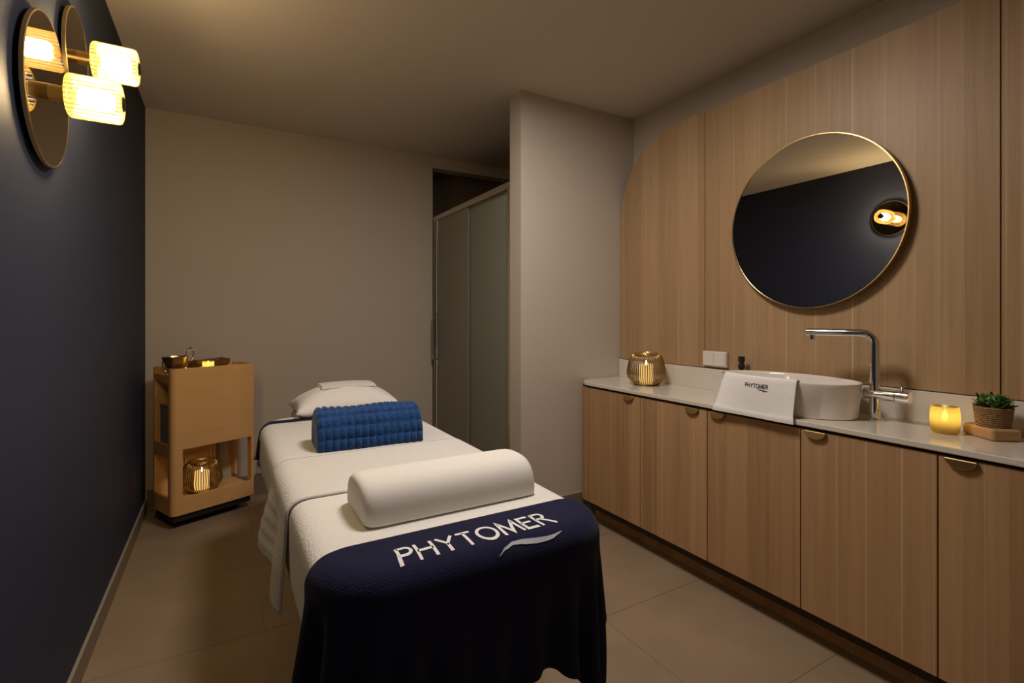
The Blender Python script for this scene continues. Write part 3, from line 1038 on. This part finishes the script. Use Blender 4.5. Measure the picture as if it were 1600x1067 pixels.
# ribbed lanterns
def lantern(name, loc, R_, Ht, label):
    t = thing('lantern', label, 'lantern', loc, 0, 'round ribbed brass candle lanterns')
    pr = [(.62, 0.0), (.66, .012), (.93, .20), (1.0, .32), (.985, .45), (.88, .76), (.80, .88), (.68, .945), (.60, .955)]
    # smooth profile
    P = []
    for i in range(len(pr) - 1):
        for k in range(4):
            a = k / 4
            P.append((pr[i][0] * (1 - a) + pr[i + 1][0] * a, pr[i][1] * (1 - a) + pr[i + 1][1] * a))
    P.append(pr[-1])
    bm = bmesh.new()
    nrib = 52
    for k in range(nrib):
        a = 2 * PI * k / nrib
        ca, sa = math.cos(a), math.sin(a)
        tube([(r * R_ * ca, r * R_ * sa, .004 + h * Ht) for r, h in P[::2]], .0028, 5, bm)
    rb = obj('rib_cage', bm, 'brass_dark', t, smooth=True)
    rb['kind'] = 'stuff'
    autosmooth(obj('base', lathe([(0, 0), (.64 * R_, 0), (.66 * R_, .004), (.64 * R_, .009), (0, .009)], 48), 'brass_dark', t), 40)
    rt = .60 * R_
    ring = bmesh.new()
    tube([(rt * math.cos(2 * PI * k / 48), rt * math.sin(2 * PI * k / 48), .004 + .955 * Ht) for k in range(48)], .0042, 8, ring, closed=True)
    obj('top_ring', ring, 'brass', t, smooth=True)
    ring = bmesh.new()
    rs = 1.0 * R_
    tube([(rt * 1.02 * math.cos(2 * PI * k / 48), rt * 1.02 * math.sin(2 * PI * k / 48), .004 + .99 * Ht) for k in range(48)], .0035, 8, ring, closed=True)
    obj('neck_ring', ring, 'brass', t, smooth=True)
    return t

def pillar(loc, r, h, label):
    t = thing('candle', label, 'candle', loc)
    autosmooth(obj('wax', lathe([(0, 0), (r, 0), (r, h * .97), (r * .93, h), (r * .8, h * .985), (r * .3, h * .93), (0, h * .93)], 32), 'wax', t), 50)
    autosmooth(obj('flame', lathe([(0, h * .93), (.004, h * .93 + .006), (.006, h * .93 + .014), (.003, h * .93 + .026), (0, h * .93 + .032)], 12), 'flame', t), 80)

lantern('lantern', (2.215, 2.195, ZW), .114, .190, 'brass ribbed candle lantern on the far end of the worktop')
pillar((2.215, 2.195, ZW + .0092), .040, .115, 'glowing pillar candle inside the lantern on the worktop')

# tealight in frosted glass
t = thing('candle_holder', 'frosted yellow glass tealight holder glowing on the worktop', 'candle holder', (2.210, .752, ZW))
autosmooth(obj('glass_cup', lathe([(0, .003), (.036, .003), (.040, .010), (.0425, .045), (.0415, .075), (.0385, .094), (.0365, .094), (.0395, .075), (.0405, .045), (.038, .012), (0, .008)], 40), 'frost_candle', t), 50)
t2 = thing('tealight', 'small lit tealight inside the frosted yellow glass holder', 'candle', (2.210, .752, ZW + .0085))
autosmooth(obj('wax', lathe([(0, 0), (.019, 0), (.019, .034), (.015, .036), (0, .035)], 24), 'pillow', t2), 40)
autosmooth(obj('flame', lathe([(0, .035), (.006, .043), (.0085, .052), (.005, .064), (0, .074)], 12), 'flame', t2), 80)

# wooden tray board and plant
ang = math.atan2(.591 - .625, 2.268 - 2.174)
t = thing('wooden_board', 'thick pale wooden board under the small potted plant', 'board', (2.253, .643, ZW), math.radians(-35))
obj('block', bx(-.0425, .050, -.060, .065, 0, .040), 'board', t, bevel=.010, seg=3)
PX, PY_, PZ = 2.258, .638, ZW + .0405
t = thing('potted_plant', 'small green succulent in a woven seagrass pot on the wooden board', 'plant', (PX, PY_, PZ))
bm = lathe([(0, 0), (.040, 0), (.045, .03), (.048, .062), (.044, .066), (.040, .058), (0, .058)], 40)
autosmooth(obj('pot', bm, 'rope', t), 60)
bm = bmesh.new()
for k in range(9):
    z = .004 + .0072 * k
    r = .0415 + .0075 * (z / .066)
    tube([(r * math.cos(2 * PI * a / 36), r * math.sin(2 * PI * a / 36), z + .0009 * math.sin(a * 3 + k)) for a in range(36)], .0041, 6, bm, closed=True)
obj('woven_coil', bm, 'rope', t, smooth=True)
bm = bmesh.new()
rnd = random.Random(4)
def leaf(bm, base, dirv, L_, W_, curl):
    d = Vector(dirv).normalized()
    side = d.cross(Vector((0, 0, 1)))
    side = side.normalized() if side.length > .01 else Vector((1, 0, 0))
    up = side.cross(d)
    prev = None
    for k in range(6):
        f = k / 5
        wv = W_ * math.sin(PI * min(1, f * .92 + .08)) ** .7 * (1 if f < 1 else .1)
        c = Vector(base) + d * (L_ * f) + up * (curl * f * f)
        row = [bm.verts.new(c - side * wv + up * wv * .35), bm.verts.new(c - up * wv * .1), bm.verts.new(c + side * wv + up * wv * .35)]
        if prev:
            bm.faces.new((prev[0], prev[1], row[1], row[0])); bm.faces.new((prev[1], prev[2], row[2], row[1]))
        prev = row
for k in range(150):
    a = rnd.uniform(0, 2 * PI)
    el = rnd.uniform(.15, 1.5)
    r = .036 * math.sqrt(rnd.random())
    b0 = (r * math.cos(a), r * math.sin(a), .056 + rnd.uniform(0, .026))
    d = (math.cos(a) * math.cos(el) + rnd.uniform(-.3, .3), math.sin(a) * math.cos(el) + rnd.uniform(-.3, .3), math.sin(el) * .9)
    leaf(bm, b0, d, rnd.uniform(.022, .038), rnd.uniform(.006, .010), rnd.uniform(-.006, .008))
o = obj('leaves', bm, 'leaf', t, smooth=True)
o['kind'] = 'stuff'
obj('soil', lathe([(.040, .056), (0, .060)], 24), 'soil', t)

# ================================================================== TROLLEY
TA = math.radians(24.5)
tw, td, tz0, tz1 = .495, .275, .085, .983
t = thing('side_trolley', 'pale maple storage trolley with open lower shelf beside the navy wall', 'trolley', (-.268, 3.625, 0), TA)
# local: x 0..tw along the front, y 0..td to the back
rr = .035
def rcorner(x0, x1, y0, y1):   # front-left corner rounded
    return [(x0, y1)] + [(x0 + rr - rr * math.cos(a), y0 + rr - rr * math.sin(a)) for a in [PI / 2 * k / 8 for k in range(9)]] + [(x1, y0), (x1, y1)]
th = .014
# front panel with rounded corner
def shell(z0, z1, xs_, ys_):
    """L shaped front + rounded corner, thickness th, running xs_ along the front and ys_ back along the side"""
    outp = [(0, ys_)] + [(rr - rr * math.cos(a), rr - rr * math.sin(a)) for a in [PI / 2 * k / 8 for k in range(9)]] + [(xs_, 0)]
    inn = [(xs_, th)] + [(rr - (rr - th) * math.cos(a), rr - (rr - th) * math.sin(a)) for a in [PI / 2 * k / 8 for k in range(8, -1, -1)]] + [(th, ys_)]
    return prism(outp + inn, z0, z1)
autosmooth(obj('front_panel', shell(.485, tz1, tw, .055), 'trolley_wood', t, bevel=.002), 35)
autosmooth(obj('corner_post', shell(.19, .485, .06, .055), 'trolley_wood', t), 35)
autosmooth(obj('bottom_fascia', shell(tz0, .19, tw, td), 'trolley_wood', t, bevel=.002), 35)
obj('corner_post', bx(tw - .018, tw, 0, .05, .19, .485), 'trolley_wood', t)
obj('corner_post', bx(tw - .018, tw, td - .05, td, .19, .985), 'trolley_wood', t)
obj('back_panel', bx(0, tw - .13, td - th, td, tz0, tz1), 'trolley_wood', t)
obj('back_panel', bx(tw - .13, tw - .018, td - th, td, .485, tz1), 'trolley_wood', t)
obj('side_panel', bx(tw - th, tw, .0145, td - .05, .485, tz1), 'trolley_wood', t)
obj('side_rail', bx(0, th, .055, td - th, .43, .515), 'trolley_wood', t)
obj('side_rail', bx(0, th, .055, td - th, tz1 - .075, tz1 - .040), 'trolley_wood', t)
obj('shelf', bx(th, tw - th, th, td - th, tz0 + .02, .165), 'trolley_wood', t)
obj('shelf', bx(th, tw - th, th, td - th, .485, .500), 'trolley_wood', t)
obj('top_tray', bx(.13, tw - th, th, td - th, .915, .928), 'trolley_wood', t)
obj('divider', bx(.117, .13, th, td - th, .50, .928), 'trolley_wood', t)
for x, y in ((.09, .08), (tw - .09, .08), (.09, td - .07), (tw - .09, td - .07)):
    obj('castor', tube([(x - .010, y, .025), (x + .010, y, .025)], .025, 20), 'rubber', t)
obj('shadow_block', bx(.016, tw - .016, .016, td - .016, .045, tz0 + .02), 'rubber', t)  # black block standing in for the shadow beneath the trolley

TM = Matrix.Translation((-.268, 3.625, 0)) @ Matrix.Rotation(TA, 4, 'Z')
def tl(x, y, z):
    return tuple(TM @ Vector((x, y, z)))
lantern('lantern', tl(.225, .140, .166), .118, .190, 'brass ribbed candle lantern on the lower shelf of the trolley')
pillar(tl(.225, .140, .1752), .043, .115, 'glowing pillar candle inside the lantern on the trolley')
# grey boxes stacked in the side compartment
for k, lb in ((0, 'lower dark grey storage box in the trolley side compartment'), (1, 'upper dark grey storage box in the trolley side compartment')):
    b0 = thing('storage_box', lb, 'box', tl(.064, .135, .5006 + .125 * k), TA, 'grey boxes in the trolley')
    obj('box_body', bx(-.044, .044, -.095, .095, 0, .112), 'grey_box', b0, bevel=.004)
    obj('lid', bx(-.047, .047, -.099, .099, .112, .124), 'grey_box', b0, bevel=.003)
# wooden bowl with candle on top
t = thing('wooden_bowl', 'angular dark walnut bowl on top of the trolley', 'bowl', tl(.290, .178, .9285), TA)
bm = bmesh.new()
nb = 8
rings = []
for r, h in ((0, 0), (.085, 0), (.125, .060), (.130, .085), (.121, .085), (.115, .060), (.078, .010), (0, .010)):
    if r == 0:
        rings.append([bm.verts.new((0, 0, h))])
    else:
        rings.append([bm.verts.new((r * 1.05 * math.cos(2 * PI * k / nb), r * .55 * math.sin(2 * PI * k / nb), h + (.008 * math.sin(2 * PI * k / nb * 2) if h > .05 else 0))) for k in range(nb)])
for A, B in zip(rings[:-1], rings[1:]):
    for k in range(nb):
        k2 = (k + 1) % nb
        if len(A) == 1:
            bm.faces.new((A[0], B[k2], B[k]))
        elif len(B) == 1:
            bm.faces.new((A[k], A[k2], B[0]))
        else:
            bm.faces.new((A[k], A[k2], B[k2], B[k]))
obj('bowl_wall', bm, 'walnut', t, bevel=.003)
t = thing('candle_glass', 'small lit amber candle glass in front of the walnut bowl', 'candle holder', tl(.225, .047, .9285))
autosmooth(obj('glass_cup', lathe([(0, .002), (.028, .002), (.032, .02), (.034, .085), (.032, .085), (.030, .02), (0, .006)], 28), 'frost_candle', t), 50)
t2 = thing('tealight', 'lit tealight inside the amber glass on top of the trolley', 'candle', tl(.225, .047, .9352))
autosmooth(obj('wax', lathe([(0, 0), (.022, 0), (.022, .045), (0, .045)], 20), 'pillow', t2), 40)
autosmooth(obj('flame', lathe([(0, .045), (.006, .054), (.008, .062), (.004, .072), (0, .080)], 12), 'flame', t2), 80)
# gold cup with metal spoons
t = thing('metal_cup', 'flared golden cup on the trolley corner holding metal tools', 'cup', tl(.064, .120, .7506))
autosmooth(obj('cup_wall', lathe([(0, 0), (.030, 0), (.034, .10), (.040, .20), (.072, .300), (.070, .301), (.037, .202), (.031, .10), (.028, .004), (0, .004)], 28), 'brass', t), 50)
def tool(p0, p1, label, loop=True):
    a, b2 = Vector(p0), Vector(p1)
    tt = thing('metal_spoon', label, 'spoon', a, 0, 'metal tools in the golden cup')
    d = (b2 - a)
    L_ = d.length
    d.normalize()
    side = d.cross(Vector((.86, -.5, 0))).normalized()
    obj('handle', tube([(0, 0, 0), tuple(d * L_ * .55), tuple(d * L_ * .72)], [.005, .0045, .005], 10), 'chrome', tt, smooth=True)
    pts = []
    s2 = d.cross(Vector((0.35, .94, 0))).normalized()
    for k in range(20):
        an = 2 * PI * k / 20
        pts.append(tuple(d * (L_ * .86 - L_ * .15 * math.cos(an)) + s2 * (.021 * math.sin(an))))
    obj('loop', tube(pts, .0042, 8, closed=True), 'chrome', tt, smooth=True)
c0 = Vector(tl(.064, .120, .765))
tool(c0 + Vector((.004, 0, 0)), c0 + Vector((.085, .02, .335)), 'longer chrome spoon leaning right out of the golden cup')
tool(c0 + Vector((-.012, -.004, 0)), c0 + Vector((-.050, -.02, .270)), 'shorter metal spoon leaning left out of the golden cup')
